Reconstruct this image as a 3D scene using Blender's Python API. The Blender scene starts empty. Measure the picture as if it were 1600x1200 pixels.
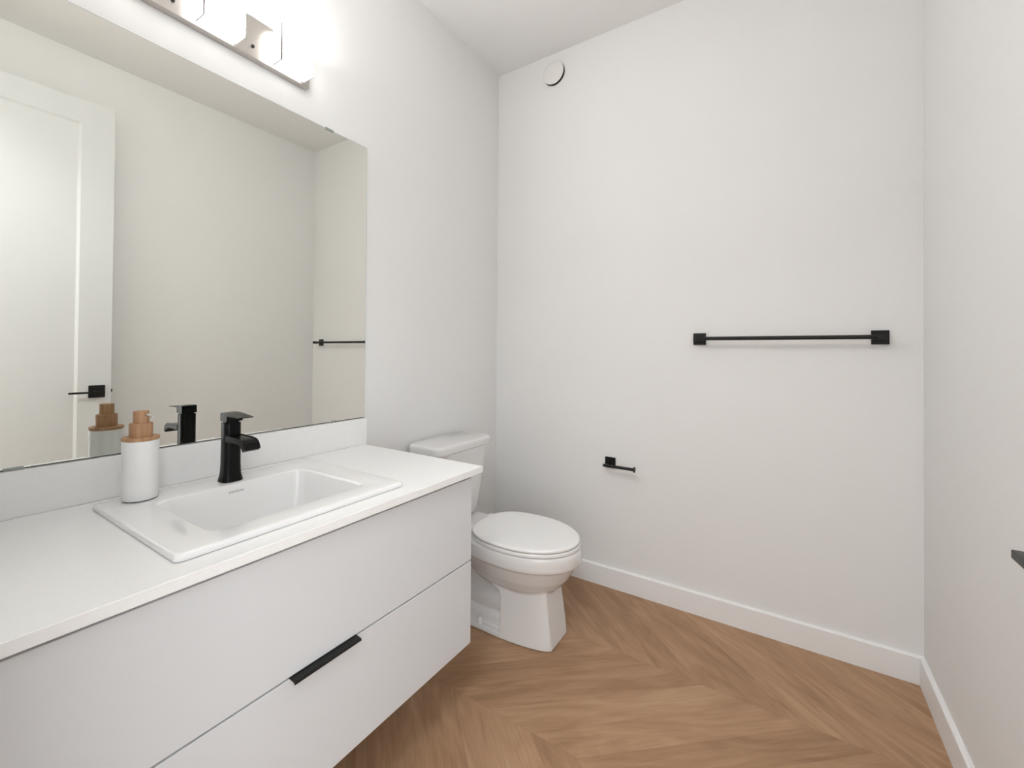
import bpy, bmesh, math, random
from mathutils import Vector, Matrix

C = bpy.context.scene.collection
sc = bpy.context.scene
PI = math.pi

# ------------------------------------------------------------------ camera
W, D, ZC = 1.8423, 2.0671, 2.7884          # room: left wall x=0, right wall x=W, back wall y=D, ceiling
CAM = (1.432, 0.0, 1.16)
F, YAW, PITCH, ROLL, SY = 668.2306, .5704, .0097, .0077, -56.0841
cam_d = bpy.data.cameras.new('camera')
cam = bpy.data.objects.new('camera', cam_d); C.objects.link(cam)
r = Vector((math.cos(YAW), math.sin(YAW), 0)); fw = Vector((-math.sin(YAW), math.cos(YAW), 0)); up = Vector((0, 0, 1))
fw2 = fw*math.cos(PITCH) + up*math.sin(PITCH); up2 = up*math.cos(PITCH) - fw*math.sin(PITCH)
r3 = r*math.cos(ROLL) + up2*math.sin(ROLL); up3 = up2*math.cos(ROLL) - r*math.sin(ROLL)
M = Matrix((r3, up3, -fw2)).transposed().to_4x4(); M.translation = Vector(CAM)
cam.matrix_world = M
cam_d.sensor_fit = 'HORIZONTAL'; cam_d.sensor_width = 36; cam_d.lens = F/1600*36
cam_d.shift_y = SY/1600; cam_d.clip_start = .01
sc.camera = cam

# ------------------------------------------------------------------ world, lights, exposure
FRONT, UNDER, SIDE, TOP = 66.0, 1.5, 5.5, 58.0   # glow of the vanity lamp's glass: front, underside, ends, top
DAY = 4.7                              # daylight that reaches the hall behind the camera
HALL_FILL = 42.0                            # glow of the unseen fill lamp added in the hall
world = bpy.data.worlds.new('world'); sc.world = world; world.use_nodes = True
bg = world.node_tree.nodes['Background']
bg.inputs[0].default_value = (.93, .97, 1.0, 1); bg.inputs[1].default_value = DAY
sc.view_settings.view_transform = 'Standard'; sc.view_settings.look = 'None'
sc.view_settings.gamma = 1; sc.view_settings.use_curve_mapping = False
sc.view_settings.exposure = 0.08

# ------------------------------------------------------------------ materials
def mat(name, col, rough=.5, metal=0, spec=.5, coat=0, emit=None):
    m = bpy.data.materials.new(name); m.use_nodes = True
    b = m.node_tree.nodes['Principled BSDF']
    b.inputs['Base Color'].default_value = (*col, 1); b.inputs['Roughness'].default_value = rough
    b.inputs['Metallic'].default_value = metal; b.inputs['Specular IOR Level'].default_value = spec
    b.inputs['Coat Weight'].default_value = coat
    if emit:
        b.inputs['Emission Color'].default_value = (*emit[0], 1); b.inputs['Emission Strength'].default_value = emit[1]
    return m
def nodes(m):
    nt = m.node_tree
    def N(t, **k):
        n = nt.nodes.new(t)
        for a, v in k.items(): setattr(n, a, v)
        return n
    return nt, N, nt.links.new, nt.nodes['Principled BSDF']
def mottle(m, c1, c2, scale, stretch=(1, 1, 1), bump=0, bscale=None):
    nt, N, L, b = nodes(m)
    g = N('ShaderNodeNewGeometry'); mp = N('ShaderNodeMapping'); mp.inputs['Scale'].default_value = stretch
    L(g.outputs['Position'], mp.inputs['Vector'])
    n = N('ShaderNodeTexNoise'); n.inputs['Scale'].default_value = scale; n.inputs['Detail'].default_value = 4
    L(mp.outputs[0], n.inputs['Vector'])
    cr = N('ShaderNodeValToRGB'); cr.color_ramp.elements[0].color = (*c1, 1); cr.color_ramp.elements[1].color = (*c2, 1)
    cr.color_ramp.elements[0].position = .3; cr.color_ramp.elements[1].position = .7
    L(n.outputs['Fac'], cr.inputs[0]); L(cr.outputs[0], b.inputs['Base Color'])
    if bump:
        n2 = N('ShaderNodeTexNoise'); n2.inputs['Scale'].default_value = bscale; L(mp.outputs[0], n2.inputs['Vector'])
        bp = N('ShaderNodeBump'); bp.inputs['Strength'].default_value = bump; bp.inputs['Distance'].default_value = .0006
        L(n2.outputs['Fac'], bp.inputs['Height']); L(bp.outputs[0], b.inputs['Normal'])
    return m

m_wall = mottle(mat('wall_paint', (.8, .79, .77), .85, spec=.2), (.866, .864, .855), (.874, .872, .864), 2.5, bump=.12, bscale=260)
m_ceil = mottle(mat('ceiling_paint', (.8, .79, .77), .9, spec=.15), (.90, .895, .885), (.91, .905, .895), 3, bump=.2, bscale=160)
m_trim = mat('trim_paint', (.92, .915, .91), .45, spec=.35)
m_door = mat('door_paint', (.74, .75, .75), .45, spec=.35)
m_quartz = mottle(mat('white_quartz', (.84, .835, .82), .28), (.93, .928, .922), (.95, .948, .943), 55)
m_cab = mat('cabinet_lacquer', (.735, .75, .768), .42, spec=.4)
m_cer = mat('white_ceramic', (.82, .812, .806), .12, coat=.3)
m_sink = mat('white_sink_ceramic', (.925, .922, .918), .12, coat=.3)
m_seat = mat('white_seat_plastic', (.91, .905, .895), .22)
m_black = mat('matte_black_metal', (.010, .010, .010), .38, spec=.3)
m_blackg = mat('satin_black_metal', (.006, .006, .006), .27, spec=.16)
m_gap = mat('dark_gap', (.03, .03, .03), .8)
m_chrome = mat('chrome', (.75, .75, .75), .12, metal=1)
m_nickel = mat('brushed_nickel', (.56, .53, .50), .32, metal=1)
m_strip = mat('dark_nickel', (.13, .12, .115), .4, metal=1)
m_mirror = mat('mirror_silver', (.835, .84, .795), .0, metal=1)
m_glassedge = mat('mirror_edge', (.10, .12, .11), .3)
m_clip = mat('clear_plastic_clip', (.32, .36, .34), .2)
m_bottle = mottle(mat('white_stoneware', (.84, .84, .835), .35), (.90, .90, .895), (.92, .92, .915), 20)
m_logo = mat('logo_ink', (.18, .18, .19), .5)
m_vent = mat('white_plastic', (.86, .845, .825), .4)
m_lamp = [mat('lit_opal_glass_'+n, (.9, .88, .85), .25, emit=((1, .98, .955), e)) for n, e in (('front', FRONT), ('under', UNDER), ('ends', SIDE), ('back', 4.0), ('top', TOP))]
m_wood = mottle(mat('bamboo', (.5, .3, .18), .5), (.36, .185, .088), (.56, .325, .18), 14, (9, 9, .7))

def floor_material():
    m = mat('oak_chevron_planks', (.4, .24, .14), .42, spec=.35)
    nt, N, L, b = nodes(m)
    def math_(op, a, bb=None, c=None):
        n = N('ShaderNodeMath', operation=op)
        for i, v in enumerate((a, bb, c)):
            if v is None: continue
            if isinstance(v, (int, float)): n.inputs[i].default_value = v
            else: L(v, n.inputs[i])
        return n.outputs[0]
    g = N('ShaderNodeNewGeometry'); s = N('ShaderNodeSeparateXYZ'); L(g.outputs['Position'], s.inputs[0])
    x, y = s.outputs[0], s.outputs[1]
    ROW, ANG, PW = .49, math.radians(41), .155
    v = math_('SUBTRACT', y, 1.635)
    row = math_('FLOOR', math_('DIVIDE', v, ROW))
    tri = math_('PINGPONG', v, ROW)                        # distance from a seam, folding every row
    s_ = math_('ADD', x, math_('DIVIDE', tri, math.tan(ANG)))
    s_ = math_('ADD', s_, .055)
    pid = math_('FLOOR', math_('DIVIDE', s_, PW))
    frac = math_('FRACT', math_('DIVIDE', s_, PW))
    cv = N('ShaderNodeCombineXYZ'); L(pid, cv.inputs[0]); L(row, cv.inputs[1])
    wn = N('ShaderNodeTexWhiteNoise', noise_dimensions='2D'); L(cv.outputs[0], wn.inputs['Vector'])
    # grain coordinates: across the plank / along the plank, shifted by plank
    ac = math_('MULTIPLY', s_, math.sin(ANG)); al = math_('DIVIDE', v, math.sin(ANG))
    off = math_('MULTIPLY', wn.outputs['Value'], 37.0)
    gc = N('ShaderNodeCombineXYZ'); L(ac, gc.inputs[0]); L(al, gc.inputs[1]); L(off, gc.inputs[2])
    def grain(sx, sy, scale, detail, dist=0):
        mp = N('ShaderNodeMapping'); mp.inputs['Scale'].default_value = (sx, sy, 1); L(gc.outputs[0], mp.inputs[0])
        n = N('ShaderNodeTexNoise'); n.inputs['Scale'].default_value = scale; n.inputs['Detail'].default_value = detail
        n.inputs['Distortion'].default_value = dist
        L(mp.outputs[0], n.inputs['Vector']); return n.outputs['Fac']
    broad = grain(8, 1.7, 1.6, 5, 1.3); fine = grain(90, 6, 1.5, 4, .4)
    t = math_('ADD', math_('MULTIPLY', math_('SUBTRACT', broad, .5), 1.25), math_('MULTIPLY', math_('SUBTRACT', fine, .5), .55))
    t = math_('ADD', t, math_('MULTIPLY', math_('SUBTRACT', wn.outputs['Value'], .5), .24))
    t = math_('ADD', t, .5)
    cr = N('ShaderNodeValToRGB'); e = cr.color_ramp.elements
    e[0].position = .0; e[0].color = (.262, .143, .073, 1); e[1].position = 1; e[1].color = (.555, .358, .215, 1)
    k = cr.color_ramp.elements.new(.5); k.color = (.418, .248, .142, 1)
    L(t, cr.inputs[0])
    edge = math_('MINIMUM', frac, math_('SUBTRACT', 1.0, frac))
    edge = math_('LESS_THAN', edge, .006)
    tt = math_('PINGPONG', v, ROW); seam = math_('MINIMUM', tt, math_('SUBTRACT', ROW, tt)); seam = math_('LESS_THAN', seam, .0008)
    ln = math_('MULTIPLY', math_('MAXIMUM', edge, seam), .22)
    mx = N('ShaderNodeMix', data_type='RGBA'); L(ln, mx.inputs[0]); L(cr.outputs[0], mx.inputs[6])
    mx.inputs[7].default_value = (.14, .075, .04, 1)
    L(mx.outputs[2], b.inputs['Base Color'])
    bp = N('ShaderNodeBump'); bp.inputs['Strength'].default_value = .15; bp.inputs['Distance'].default_value = .0008
    L(fine, bp.inputs['Height']); L(bp.outputs[0], b.inputs['Normal'])
    return m
m_floor = floor_material()

# ------------------------------------------------------------------ mesh helpers (world coordinates)
def box(bm, a, b, bev=0, seg=2):
    b0 = bmesh.new(); bmesh.ops.create_cube(b0, size=1)
    for v in b0.verts:
        v.co = Vector([(a[i]+b[i])/2 + v.co[i]*(b[i]-a[i]) for i in range(3)])
    if bev: bmesh.ops.bevel(b0, geom=list(b0.edges), offset=bev, segments=seg, affect='EDGES', profile=.5)
    me = bpy.data.meshes.new('t'); b0.to_mesh(me); b0.free(); bm.from_mesh(me); bpy.data.meshes.remove(me)
def loft(bm, loops, cap0=True, cap1=True, closed=False):
    rows = [[bm.verts.new(p) for p in l] for l in loops]
    n = len(rows[0])
    pairs = list(zip(rows, rows[1:])) + ([(rows[-1], rows[0])] if closed else [])
    for A, B in pairs:
        for i in range(n):
            j = (i+1) % n
            bm.faces.new((A[i], A[j], B[j], B[i]))
    if not closed:
        if cap0: bm.faces.new(rows[0][::-1])
        if cap1: bm.faces.new(rows[-1])
def circ(c, rad, axis=2, n=40, rad2=None):
    out = []
    for i in range(n):
        t = 2*PI*i/n; a, b = rad*math.cos(t), (rad2 or rad)*math.sin(t)
        out.append({0: (c[0], c[1]+a, c[2]+b), 1: (c[0]+b, c[1], c[2]+a), 2: (c[0]+a, c[1]+b, c[2])}[axis])
    return out
def lathe(bm, c, prof, axis=2, n=40, caps=(True, True), ratio=1):
    """prof: (radius, offset along axis)"""
    L = []
    for rad, h in prof:
        p = list(c); p[axis] += h; L.append(circ(p, rad, axis, n, rad*ratio))
    loft(bm, L, *caps)
def rrect(x0, x1, y0, y1, rad, z, n=7):
    out = []
    for cx, cy, a0 in ((x1-rad, y1-rad, 0), (x0+rad, y1-rad, 90), (x0+rad, y0+rad, 180), (x1-rad, y0+rad, 270)):
        for i in range(n):
            t = math.radians(a0 + 90*i/(n-1)); out.append((cx+rad*math.cos(t), cy+rad*math.sin(t), z))
    return out
def prism(bm, poly, y0, y1):
    """poly of (x,z), extruded in y"""
    loft(bm, [[(x, y0, z) for x, z in poly], [(x, y1, z) for x, z in poly]])
def tube(bm, pts, rads, n=20):
    L = []
    P = [Vector(p) for p in pts]
    for i, p in enumerate(P):
        d = (P[min(i+1, len(P)-1)] - P[max(i-1, 0)]).normalized()
        u = d.orthogonal() if abs(d.y) > .9 else d.cross(Vector((0, 1, 0)))
        u.normalize(); w = d.cross(u)
        rr = rads[i] if isinstance(rads, (list, tuple)) else rads
        L.append([tuple(p + u*rr*math.cos(2*PI*k/n) + w*rr*math.sin(2*PI*k/n)) for k in range(n)])
    loft(bm, L)

def origin_of(o):
    v = Vector((0, 0, 0))
    while o: v += o.location; o = o.parent
    return v
def obj(name, bm, m, parent=None, loc=None, smooth=None):
    """links a bmesh given in world coordinates as ONE mesh object"""
    base = origin_of(parent) if parent else Vector((0, 0, 0))
    loc = Vector(loc) if loc else Vector((0, 0, 0))
    off = base + loc
    bmesh.ops.recalc_face_normals(bm, faces=bm.faces)
    for v in bm.verts: v.co -= off
    me = bpy.data.meshes.new(name); bm.to_mesh(me); bm.free()
    for mm in (m if isinstance(m, (list, tuple)) else [m]): me.materials.append(mm)
    if smooth is not None:
        for p in me.polygons: p.use_smooth = True
        me.set_sharp_from_angle(angle=math.radians(smooth))
    o = bpy.data.objects.new(name, me); C.objects.link(o); o.location = loc
    if parent: o.parent = parent
    return o
def tag(o, label, cat, group=None):
    o['label'] = label; o['category'] = cat
    if group: o['group'] = group
    return o
def thing(name, loc, label, cat, group=None):
    o = bpy.data.objects.new(name, None); C.objects.link(o); o.location = loc; o.empty_display_size = .05
    return tag(o, label, cat, group)
def struct(name, bm, m, parent=None, **k):
    o = obj(name, bm, m, parent, **k)
    if not parent: o['kind'] = 'structure'
    return o
def B(*boxes):
    bm = bmesh.new()
    for a in boxes: box(bm, *a)
    return bm

# ------------------------------------------------------------------ room shell
HY = -1.75                                   # the hall beyond the doorway ends here
DX0, DX1, DH = .985, 1.765, 2.49             # doorway the photo is taken from
struct('floor', B(((-.12, HY-.1, -.1), (W+.9, D+.12, 0))), m_floor)
struct('ceiling', B(((-.12, HY-.1, ZC), (W+.9, D+.12, ZC+.1))), m_ceil)
struct('wall_left', B(((-.12, -.115, 0), (0, D+.12, ZC))), m_wall)
struct('wall_back', B(((0, D, 0), (W, D+.12, ZC))), m_wall)
struct('wall_right', B(((W, -.115, 0), (W+.12, D+.12, ZC))), m_wall)
struct('wall_front', B(((0, -.115, 0), (DX0, 0, ZC)), ((DX1, -.115, 0), (W, 0, ZC)), ((DX0, -.115, DH), (DX1, 0, ZC))), m_wall)
struct('wall_hall', B(((-.12, HY-.1, 0), (W+.9, HY, ZC)), ((-.12, HY, 0), (0, -.115, ZC))), m_wall)  # unseen hall walls; the left end is added to keep daylight off the door

def baseboard(p0, p1, n):
    """profile runs from p0 to p1; n is the inward normal"""
    bm = bmesh.new(); prof = [(0, 0), (.014, 0), (.014, .0935), (.0125, .0952), (.009, .0955), (.006, .0985), (0, .0985)]
    L = [[(p[0]+n[0]*t, p[1]+n[1]*t, z) for t, z in prof] for p in (p0, p1)]
    loft(bm, L); return bm
struct('baseboard_back', baseboard((0, D), (W, D), (0, -1)), m_trim)
struct('baseboard_right', baseboard((W, 0), (W, D-.014), (-1, 0)), m_trim)
struct('baseboard_left', baseboard((0, 0), (0, D-.014), (1, 0)), m_trim)

# door, swung open flat beside the right wall
DF, DY0, DY1, DT = 1.712, .030, .793, 2.476   # face plane, hinge edge, latch edge, top
bm = bmesh.new()
x0, x1, zb = DF, DF+.035, .012
S, RT, RB = .133, .118, .235                  # stile, top rail, bottom rail
o0 = [(DY0, zb), (DY1, zb), (DY1, DT), (DY0, DT)]
i0 = [(DY0+S, zb+RB), (DY1-S, zb+RB), (DY1-S, DT-RT), (DY0+S, DT-RT)]
bw = .012
i1 = [(DY0+S+bw, zb+RB+bw), (DY1-S-bw, zb+RB+bw), (DY1-S-bw, DT-RT-bw), (DY0+S+bw, DT-RT-bw)]
def face_side(xf, xr):
    return [[(xf, y, z) for y, z in o0], [(xf, y, z) for y, z in i0], [(xr, y, z) for y, z in i1]]
a, b_ = face_side(x0, x0+.009), face_side(x1, x1-.009)
loft(bm, [a[2], a[1], a[0], b_[0], b_[1], b_[2]])
door = struct('door_1', bm, m_door)
door['label'] = 'white one panel door with black lever standing open, seen in the mirror'; door['category'] = 'door'
yh, zh = .7345, .932
bm = B(((DF-.008, yh-.033, zh-.033), (DF, yh+.033, zh+.033), .0015))
hd = obj('door_handle', bm, m_black, door)
bm = bmesh.new()
lathe(bm, (DF-.050, yh-.011, zh-.0015), [(.0085, 0), (.0085, .043)], axis=0, n=24)
box(bm, (DF-.060, yh-.118, zh-.0065), (DF-.046, yh+.0005, zh+.0035), .0010)
obj('lever', bm, m_black, hd, smooth=35)
bm = B(((x1, yh-.033, zh-.033), (x1+.008, yh+.033, zh+.033), .0015))
hd2 = obj('door_handle', bm, m_black, door)
bm = bmesh.new()
lathe(bm, (x1+.008, yh, zh), [(.0095, 0), (.0095, .046)], axis=0, n=24)
box(bm, (x1+.038, yh-.118, zh-.0055), (x1+.056, yh+.010, zh+.0055), .0012)
obj('lever', bm, m_black, hd2, smooth=35)
bm = B(((DF+.006, DY1, zh-.028), (DF+.029, DY1+.0012, zh+.028)), ((DF+.010, DY1, zh-.008), (DF+.025, DY1+.009, zh+.008), .002))
obj('latch', bm, m_black, door)
for hz in (.22, 1.25, 2.26):
    bm = bmesh.new(); lathe(bm, (DF-.004, DY0-.007, hz-.045), [(.006, 0), (.006, .09)], n=16)
    box(bm, (DF-.002, DY0-.0075, hz-.045), (DF+.030, DY0, hz+.045))
    obj('hinge', bm, m_black, door)

# unseen fill lamp, added in the hall behind the camera to brighten the room
hl = thing('added_fill_lamp', (1.30, -.55, ZC), 'round white fill lamp added out of view in the hall to brighten the room', 'lamp')
bm = bmesh.new(); lathe(bm, (1.30, -.55, ZC), [(.25, 0), (.25, -.04), (.235, -.045)]); obj('fill_lamp_base', bm, m_vent, hl, smooth=30)
bm = bmesh.new(); lathe(bm, (1.30, -.55, ZC), [(.22, -.0455), (.22, -.055), (.215, -.060)]); obj('fill_diffuser', bm, mat('hall_fill_glow', (.9, .9, .9), .4, emit=((.96, .98, 1), HALL_FILL)), hl, smooth=30)

# ------------------------------------------------------------------ vanity
CZ, CT, CX, CY0, CY1 = .7895, .0205, .6025, .0005, 1.1235
van = thing('vanity_cabinet', (.29, .56, .226), 'white floating two drawer vanity cabinet hung on the left wall', 'cabinet')
Y0, Y1, XB = .002, 1.097, .5595
bm = B(((.0005, Y0, .226), (XB, Y0+.017, CZ-CT)), ((.0005, Y1-.017, .226), (XB, Y1, CZ-CT)),
       ((.0005, Y0+.017, .226), (XB, Y1-.017, .243)), ((.0005, Y0+.017, .243), (.012, Y1-.017, CZ-CT)),
       ((XB-.02, Y0+.017, .70), (XB-.004, Y1-.017, CZ-CT)), ((XB-.02, Y0+.017, .475), (XB-.004, Y1-.017, .505)))
obj('body', bm, m_cab, van)
XD = .578
dr1 = obj('drawer', B(((XB+.0005, Y0, .4915), (XD, Y1-.0005, .7545), .0012)), m_cab, van)
dr2 = obj('drawer', B(((XB+.0005, Y0, .2255), (XD, Y1+.0005, .4875), .0015)), m_cab, van)
dr2['label'] = 'lower drawer with black edge pull'
bm = bmesh.new()
prism(bm, [(.5615, .4877), (.5615, .4900), (.5755, .4900), (.5935, .4885), (.5965, .4865), (.5972, .4835), (.5950, .4832), (.5935, .4862), (.5765, .4877)], .499, .6605)
obj('handle', bm, m_black, dr2)

# worktop with a cut-out for the basin
HX0, HX1, HY0, HY1 = .168, .505, .372, .778
bm = bmesh.new()
def ring(z, i=0): return [(.0005+i, CY0+i, z), (CX-i, CY0+i, z), (CX-i, CY1-i, z), (.0005+i, CY1-i, z)]
hole = lambda z: [(HX0, HY0, z), (HX1, HY0, z), (HX1, HY1, z), (HX0, HY1, z)]
loft(bm, [hole(CZ-CT), ring(CZ-CT, .001), ring(CZ-CT+.001), ring(CZ-.0012), ring(CZ, .0012), hole(CZ)], closed=True)
wt = tag(obj('countertop', bm, m_quartz, loc=(.3, .56, CZ-CT)), 'white quartz countertop on the floating vanity cabinet', 'countertop')
tag(obj('backsplash', B(((.0005, CY0, CZ+.0002), (.020, 1.1325, .8925), .0012)), m_quartz, loc=(.01, .56, CZ)),
    'low white quartz backsplash strip behind the faucet, under the mirror', 'backsplash')

# ------------------------------------------------------------------ sink
SZ = .803
sk = thing('sink', (.32, .573, CZ), 'white rectangular drop-in sink set in the quartz countertop', 'sink')
bm = bmesh.new()
def so(i, z): return rrect(.082+i, .547-i, .311+i, .835-i, .012, z)
def si(i, z, rad=.03): return rrect(.188+i, .485-i, .392+i, .757-i, rad, z)
zc = CZ + .0003
L = [so(.003, zc), so(.0005, zc+.001), so(0, zc+.004), so(.0006, SZ-.0045), so(.002, SZ-.002), so(.005, SZ-.0004), so(.009, SZ),
     si(-.004, SZ), si(-.0015, SZ-.0006), si(.0008, SZ-.0024), si(.003, SZ-.006), si(.008, SZ-.03), si(.016, SZ-.075), si(.023, SZ-.105, .034),
     si(.032, SZ-.118, .036), si(.05, SZ-.124, .036), rrect(.315, .363, .55, .598, .0235, SZ-.128),
     rrect(.315, .363, .55, .598, .0235, SZ-.137), si(.045, SZ-.134, .036), si(.022, SZ-.125, .036), si(.012, SZ-.105, .034), si(-.004, SZ-.03), si(-.008, zc-.004), si(-.012, zc)]
loft(bm, L, closed=True)
basin = obj('basin', bm, m_sink, sk, smooth=40)
bm = bmesh.new(); lathe(bm, (.339, .574, SZ-.136), [(.0228, 0), (.0228, .009), (.0215, .0105), (.017, .011), (.016, .009)], n=32)
obj('drain', bm, m_chrome, sk, smooth=35)
# lettering on the back wall of the basin
fc = bpy.data.curves.new('logo', 'FONT'); fc.body = 'contrac'; fc.size = .0112; fc.align_x = 'CENTER'; fc.space_character = 1.12
fo = bpy.data.objects.new('logo_curve', fc); C.objects.link(fo)
dg = bpy.context.evaluated_depsgraph_get(); lm = bpy.data.meshes.new_from_object(fo.evaluated_get(dg))
bpy.data.objects.remove(fo); bpy.data.curves.remove(fc)
bm = bmesh.new(); bm.from_mesh(lm); bpy.data.meshes.remove(lm)
sl = Vector((-.008, 0, .045)).normalized()       # up the sloping back wall
nrm = Vector((0, 1, 0)).cross(sl); 
org = Vector((.1985, .5685, SZ-.0215))
for v in bm.verts: v.co = org + Vector((0, 1, 0))*v.co.x + sl*v.co.y + nrm*.0006
lg = obj('logo', bm, m_logo, sk); lg['label'] = 'small grey lettering reading contrac'

# ------------------------------------------------------------------ faucet
fx, fy = .147, .5755
fa = thing('faucet', (fx, fy, SZ), 'matte black single lever waterfall faucet standing on the white sink', 'faucet')
def fr(hx, hy, z, rad): return rrect(fx-hx, fx+hx, fy-hy, fy+hy, rad, z, 6)
bm = bmesh.new()
loft(bm, [fr(.0265, .0265, SZ+.0002, .018), fr(.0268, .0268, SZ+.002, .018), fr(.0255, .0255, SZ+.006, .017), fr(.0232, .0232, SZ+.016, .015),
          fr(.0216, .0216, SZ+.028, .013), fr(.0207, .0207, SZ+.045, .012), fr(.0203, .0203, SZ+.10, .012), fr(.0203, .0203, SZ+.1585, .012), fr(.019, .019, SZ+.1590, .011),
          fr(.0165, .0165, SZ+.1590, .010), fr(.0165, .0165, SZ+.163, .010)])
obj('faucet_body', bm, m_blackg, fa, smooth=32)
bm = bmesh.new()
# lever: block over the body that runs out into a thin flat blade
def lev(x, z0, z1, h): return [(x, fy-h, z0), (x, fy+h, z0), (x, fy+h, z1), (x, fy-h, z1)]
T = SZ + .1855
loft(bm, [lev(fx-.0203, SZ+.1625, T-.0012, .0180), lev(fx-.017, SZ+.1625, T, .0200), lev(fx+.004, SZ+.1625, T-.0003, .0203), lev(fx+.0172, SZ+.1625, T-.001, .0203),
          lev(fx+.0200, SZ+.1640, T-.0012, .0203), lev(fx+.0206, SZ+.1785, T-.0013, .0203), lev(fx+.050, SZ+.1783, T-.0040, .0203), lev(fx+.0785, SZ+.1768, T-.0068, .0200)])
obj('handle', bm, m_blackg, fa)
bm = bmesh.new()
# spout: wide flat channel curving down at its lip
pr = []
top = [(fx+.015, .9290), (fx+.04, .9288), (fx+.075, .9282), (fx+.093, .9265), (fx+.1035, .9225), (fx+.111, .9150), (fx+.1165, .9035)]
bot = [(fx+.015, .9120), (fx+.04, .9130), (fx+.070, .9140), (fx+.085, .9125), (fx+.0945, .9085), (fx+.1015, .9025), (fx+.1065, .8965)]
h = .0203
loft(bm, [[(b0[0], fy-h, b0[1]), (b0[0], fy+h, b0[1]), (t0[0], fy+h, t0[1]), (t0[0], fy+h-.0025, t0[1]), (t0[0], fy+h-.004, t0[1]-.002), (t0[0], fy-h+.004, t0[1]-.002), (t0[0], fy-h+.0025, t0[1]), (t0[0], fy-h, t0[1])] for t0, b0 in zip(top, bot)])
obj('spout', bm, m_blackg, fa, smooth=25)

# ------------------------------------------------------------------ soap dispenser
dx, dy = .1305, .385
sd = thing('soap_dispenser', (dx, dy, SZ), 'white cylindrical soap dispenser with bamboo pump standing on the sink corner', 'soap dispenser')
bm = bmesh.new(); lathe(bm, (dx, dy, SZ), [(.0335, .0003), (.0338, .0025)], ratio=.94); obj('foot_ring', bm, m_gap, sd, smooth=30)
bm = bmesh.new(); lathe(bm, (dx, dy, SZ), [(.0350, .0025), (.0362, .004), (.0366, .03), (.0368, .08), (.0368, .1385), (.0362, .1410)], ratio=.94); obj('bottle', bm, m_bottle, sd, smooth=40)
bm = bmesh.new(); lathe(bm, (dx, dy, SZ), [(.0366, .1410), (.0378, .1422), (.0378, .1478), (.0368, .1490)], ratio=.94); obj('lid', bm, m_wood, sd, smooth=30)
bm = bmesh.new(); lathe(bm, (dx, dy, SZ), [(.0224, .1490), (.0224, .1800), (.0216, .1812)]); obj('collar', bm, m_wood, sd, smooth=30)
bm = bmesh.new(); lathe(bm, (dx, dy, SZ), [(.0152, .1812), (.0152, .2085), (.0145, .2096)]); pump = obj('pump_head', bm, m_wood, sd, smooth=30)
bm = bmesh.new(); tube(bm, [(dx+.012, dy+.003, SZ+.2018), (dx+.024, dy+.006, SZ+.2010), (dx+.032, dy+.0085, SZ+.1995), (dx+.0385, dy+.0105, SZ+.1965)], .0030, 14); obj('nozzle', bm, m_chrome, pump, smooth=40)

# ------------------------------------------------------------------ mirror
MZ0, MZ1, MY0, MY1 = .8940, 1.9805, .012, 1.1305
mi = thing('wall_mirror', (0, .57, MZ0), 'large frameless rectangular mirror on the wall above the vanity', 'mirror')
bm = bmesh.new(); box(bm, (.0005, MY0, MZ0), (.006, MY1, MZ1), .0022, 1)
pane = obj('pane', bm, [m_glassedge, m_mirror], mi)
for p in pane.data.polygons:
    if p.normal.x > .95: p.material_index = 1
for y0, y1, top in ((.943, .975, 1), (.18, .212, 1), (.985, .999, 0), (.187, .217, 0)):
    if top: bm = B(((.0005, y0, MZ1), (.0085, y1, MZ1+.002)), ((.0062, y0, MZ1-.006), (.0085, y1, MZ1)))
    else: bm = B(((.0005, y0, MZ0-.0012), (.0085, y1, MZ0-.0002)), ((.0062, y0, MZ0-.0002), (.0085, y1, MZ0+.005)))
    obj('mirror_clip', bm, m_clip, mi)

# ------------------------------------------------------------------ vanity light
vl = thing('vanity_light', (0, .573, 2.08), 'brushed nickel bar light with square opal glass shades above the mirror', 'wall light')
obj('back_plate', B(((.0005, .280, 2.078), (.025, .866, 2.205), .001)), m_nickel, vl)
for cy in (.366, .573, .788):
    bm = B(((.034, cy-.0525, 2.081), (.090, cy+.0525, 2.200), .002))
    sh = obj('glass_shade', bm, m_lamp, vl)
    for p in sh.data.polygons:
        n_ = p.normal; p.material_index = 0 if n_.x > .5 else 4 if n_.z > .5 else 1 if n_.z < -.5 else 3 if n_.x < -.5 else 2
    for sy in (-1, 1):
        a_, b__ = sorted((cy+sy*.0525, cy+sy*.0535))
        obj('edge_strip', B(((.0805, a_, 2.081), (.0900, b__, 2.200)), ((.034, a_, 2.081), (.0805, b__, 2.0840))), m_strip, sh)
    bm = bmesh.new(); lathe(bm, (.025, cy, 2.14), [(.018, 0), (.018, .009)], axis=0, n=24); obj('lamp_holder', bm, m_nickel, sh, smooth=30)

for sy in (.4695, .6765):
    bm = bmesh.new(); lathe(bm, (.0252, sy, 2.111), [(.005, 0), (.005, .003), (.0035, .0045)], axis=0, n=16); obj('screw', bm, m_black, vl, smooth=40)

# ------------------------------------------------------------------ toilet
tc = 1.557
to = thing('toilet', (.36, tc, 0), 'white two piece toilet with closed lid beside the vanity', 'toilet')
def egg(xb, xf, hw, z, xc=.505, nb=2.6, n=64, nf=2.0):
    out = []
    for i in range(n):
        t = 2*PI*i/n; c, s = math.cos(t), math.sin(t)
        e = nf if c > 0 else nb; a = (xf-xc) if c > 0 else (xc-xb)
        out.append((xc + a*math.copysign(abs(c)**(2/e), c), tc + hw*math.copysign(abs(s)**(2/e), s), z))
    return out
bm = bmesh.new()
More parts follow.
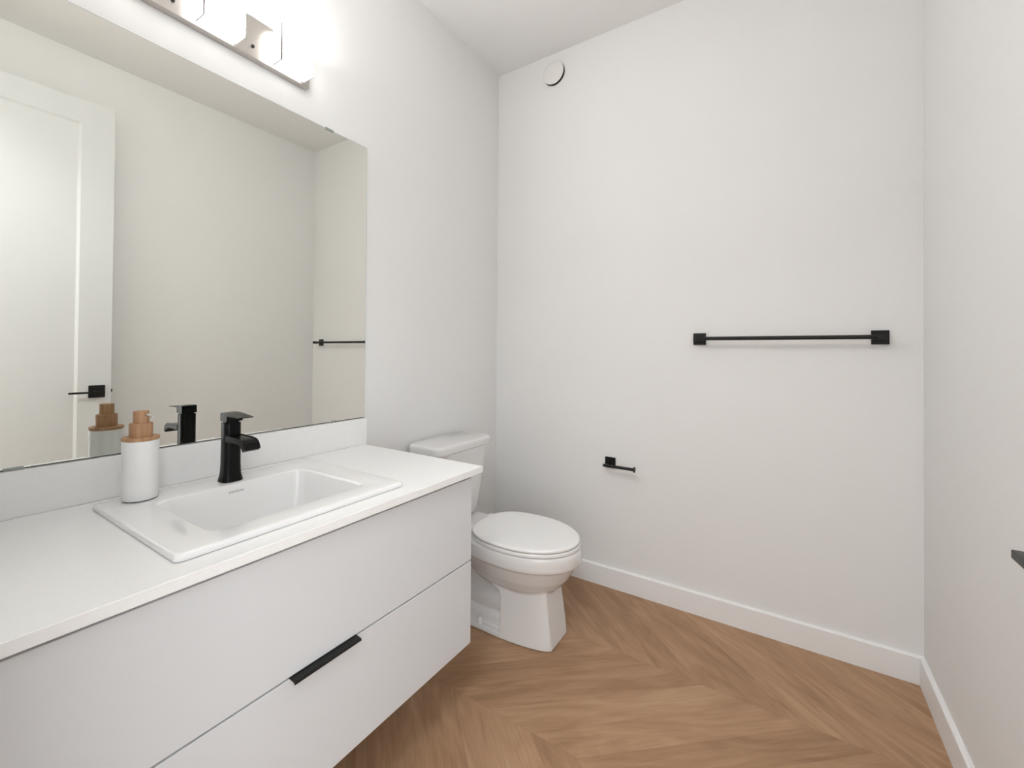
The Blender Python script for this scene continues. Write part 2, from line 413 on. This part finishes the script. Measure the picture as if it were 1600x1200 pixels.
# bowl shell
loft(bm, [egg(.30, .585, .055, .165), egg(.28, .632, .088, .190), egg(.255, .672, .118, .222), egg(.235, .704, .141, .260), egg(.215, .726, .157, .300), egg(.205, .735, .163, .318),
          egg(.195, .7485, .1735, .322), egg(.193, .7525, .1760, .332), egg(.193, .7535, .1765, .360), egg(.195, .7510, .1745, .376), egg(.20, .745, .169, .3835), egg(.23, .72, .14, .384)])
# rear deck under the tank
loft(bm, [rrect(.10, .30, tc-.075, tc+.075, .03, .20), rrect(.05, .32, tc-.105, tc+.105, .03, .30), rrect(.035, .33, tc-.122, tc+.122, .03, .345), rrect(.035, .34, tc-.126, tc+.126, .03, .375), rrect(.04, .34, tc-.120, tc+.120, .03, .3835)])
# front pedestal block: flat front, sides running to a recess at the back
def side(x, z):
    k = min(1, max(0, z/.24)); m0 = .063 + .053*math.sqrt(max(0, 1-((max(x, .40)-.40)/.272)**2))
    m1 = .058 + .040*math.sqrt(max(0, 1-((max(x, .42)-.42)/.225)**2))
    return m0*(1-k) + m1*k
def ped(z, xb):
    xf = .671 - .031*min(1, z/.23); xs = [xb + (xf-xb)*i/16 for i in range(17)]
    return [(x, tc-side(x, z), z) for x in xs] + [(x, tc+side(x, z), z) for x in reversed(xs)]
loft(bm, [ped(.0006, .452), ped(.06, .451), ped(.12, .450), ped(.172, .448), ped(.184, .440), ped(.196, .415), ped(.212, .385), ped(.235, .355), ped(.262, .332), ped(.285, .32)])
# base flange at the back
def fl(z, i): 
    xs = [.115+i + (.46-.115-i)*k/10 for k in range(11)]
    f = lambda x: side(x, 0)-i - .02*max(0, (.25-x)/.135)**2
    return [(x, tc-f(x), z) for x in xs] + [(x, tc+f(x), z) for x in reversed(xs)]
loft(bm, [fl(.0006, 0), fl(.018, .001), fl(.023, .006)])
# lower trap housing, and the trapway that curls up to the bowl
loft(bm, [rrect(.125, .45, tc-.088, tc+.088, .02, .02), rrect(.125, .45, tc-.084, tc+.084, .02, .062), rrect(.13, .45, tc-.072, tc+.072, .02, .072)])
tube(bm, [(.46, tc, .12), (.40, tc, .105), (.35, tc, .095), (.29, tc, .085), (.22, tc, .09), (.17, tc, .13), (.155, tc, .19), (.175, tc, .26), (.21, tc, .32)], [.07, .072, .072, .068, .06, .055, .055, .06, .07], 24)
loft(bm, [rrect(.13, .40, tc-.045, tc+.045, .03, .06), rrect(.12, .36, tc-.05, tc+.05, .03, .34)])
bowl = obj('bowl', bm, m_cer, to)
rm = bowl.modifiers.new('blend', 'REMESH'); rm.mode = 'VOXEL'; rm.voxel_size = .0030; rm.use_smooth_shade = True
sm = bowl.modifiers.new('soften', 'SMOOTH'); sm.factor = .5; sm.iterations = 14
for s in (-1, 1):
    bm = bmesh.new(); lathe(bm, (.349, tc+s*.1005, .0205), [(.011, 0), (.011, .016), (.0095, .022), (.006, .026), (.002, .027)], n=20); obj('bolt_cap', bm, m_seat, to, smooth=60)
# seat ring and lid
bm = bmesh.new()
loft(bm, [egg(.292, .742, .1735, .3845), egg(.288, .7465, .1775, .3865), egg(.288, .7465, .1775, .3955), egg(.290, .7445, .1755, .3980), egg(.296, .737, .168, .3985)])
obj('seat', bm, m_seat, to, smooth=35)
bm = bmesh.new()
loft(bm, [egg(.290, .735, .169, .4000), egg(.283, .7415, .1755, .4012), egg(.281, .7435, .1775, .4035), egg(.281, .7435, .1775, .4085), egg(.2825, .742, .176, .4115), egg(.286, .7385, .1725, .4132), egg(.295, .730, .165, .4140), egg(.33, .69, .135, .4148), egg(.42, .60, .06, .4152)])
lid = obj('seat_lid', bm, m_seat, to, smooth=50)
for s in (-1, 1):
    bm = bmesh.new(); box(bm, (.262, tc+s*.075-.018, .3845), (.292, tc+s*.075+.018, .404), .005, 3); obj('seat_hinge', bm, m_seat, to)
# tank
tk = 1.547
bm = bmesh.new()
def tank(x1, hw, rad, z, x0=.018): return rrect(x0, x1, tk-hw, tk+hw, rad, z, 8)
L = []
for z, x1, hw, rad in ((.3885, .150, .098, .03), (.392, .163, .112, .04), (.402, .172, .124, .05), (.43, .178, .137, .05), (.52, .186, .152, .05), (.62, .193, .164, .05), (.7125, .198, .174, .05)):
    p = tank(x1, hw, rad, z)
    L.append([(x + (.016*(1-((y-tk)/hw)**2) if x > .1 else 0), y, zz) for x, y, zz in p])
loft(bm, L)
obj('tank', bm, m_cer, to, smooth=40)
bm = bmesh.new(); L = []
for z, g in ((.7135, -.004), (.7150, 0), (.738, .001), (.7455, -.002), (.7495, -.008), (.7505, -.016)):
    hw = .199 + g
    p = rrect(.012 - min(0, g)*.3, .203+g, tk-hw, tk+hw, .035, z, 8)
    L.append([(x + (.018*(1-((y-tk)/hw)**2) if x > .1 else 0), y, zz) for x, y, zz in p])
loft(bm, L)
obj('tank_lid', bm, m_cer, to, smooth=40)

# ------------------------------------------------------------------ towel bar
tb = thing('towel_bar', (1.415, D, 1.2255), 'long matte black towel bar on the back wall', 'towel bar')
ys = D - .058
for px in (1.1055, 1.7235):
    wp = obj('wall_plate', B(((px-.026, D-.009, 1.1995), (px+.026, D-.0002, 1.2515), .0012)), m_black, tb)
    bm = B(((px-.008, ys, 1.2175), (px+.008, D-.009, 1.2335)), ((px-.0165, ys-.0095, 1.216), (px+.0165, ys+.0095, 1.235), .001))
    obj('post', bm, m_black, tb)
bm = bmesh.new(); lathe(bm, (1.0985, ys, 1.2255), [(.0080, 0), (.0080, .633)], axis=0, n=24); obj('rod', bm, m_black, tb, smooth=40)

# ------------------------------------------------------------------ toilet paper holder
tp = thing('toilet_paper_holder', (.695, D, .616), 'small matte black open arm toilet paper holder on the back wall', 'toilet paper holder')
obj('wall_plate', B(((.669, D-.009, .590), (.721, D-.0002, .642), .0012)), m_black, tp)
yt = D - .060
bm = bmesh.new(); lathe(bm, (.690, yt, .612), [(.0062, 0), (.0062, .055)], axis=1, n=20); obj('post', bm, m_black, tp, smooth=40)
bm = bmesh.new(); lathe(bm, (.679, yt, .612), [(.0072, 0), (.0072, .150)], axis=0, n=24); rod = obj('rod', bm, m_black, tp, smooth=40)
bm = bmesh.new(); lathe(bm, (.829, yt, .612), [(.0125, 0), (.0135, .001), (.0135, .004), (.0125, .005)], axis=0, n=28); obj('end_cap', bm, m_black, rod, smooth=30)

# ------------------------------------------------------------------ round wall vent
vx, vz = .3680, 2.674
ve = thing('wall_vent', (vx, D, vz), 'small round white air vent high on the back wall near the ceiling', 'vent')
bm = bmesh.new(); lathe(bm, (vx, D, vz), [(.0655, -.0002), (.0655, -.002), (.0640, -.003), (.0625, -.003), (.0615, -.0012)], axis=1, n=48); obj('flange', bm, m_vent, ve, smooth=30)
bm = bmesh.new(); lathe(bm, (vx, D, vz), [(.0612, -.0012), (.0612, -.0020), (.020, -.0024), (.018, -.0145)], axis=1, n=48); obj('throat', bm, m_gap, ve, smooth=30)
bm = bmesh.new(); lathe(bm, (vx, D, vz), [(.058, -.0145), (.0605, -.0155), (.0615, -.0170), (.0612, -.0190), (.059, -.0205), (.045, -.0218), (.02, -.0225)], axis=1, n=48); obj('cover_disc', bm, m_vent, ve, smooth=40)
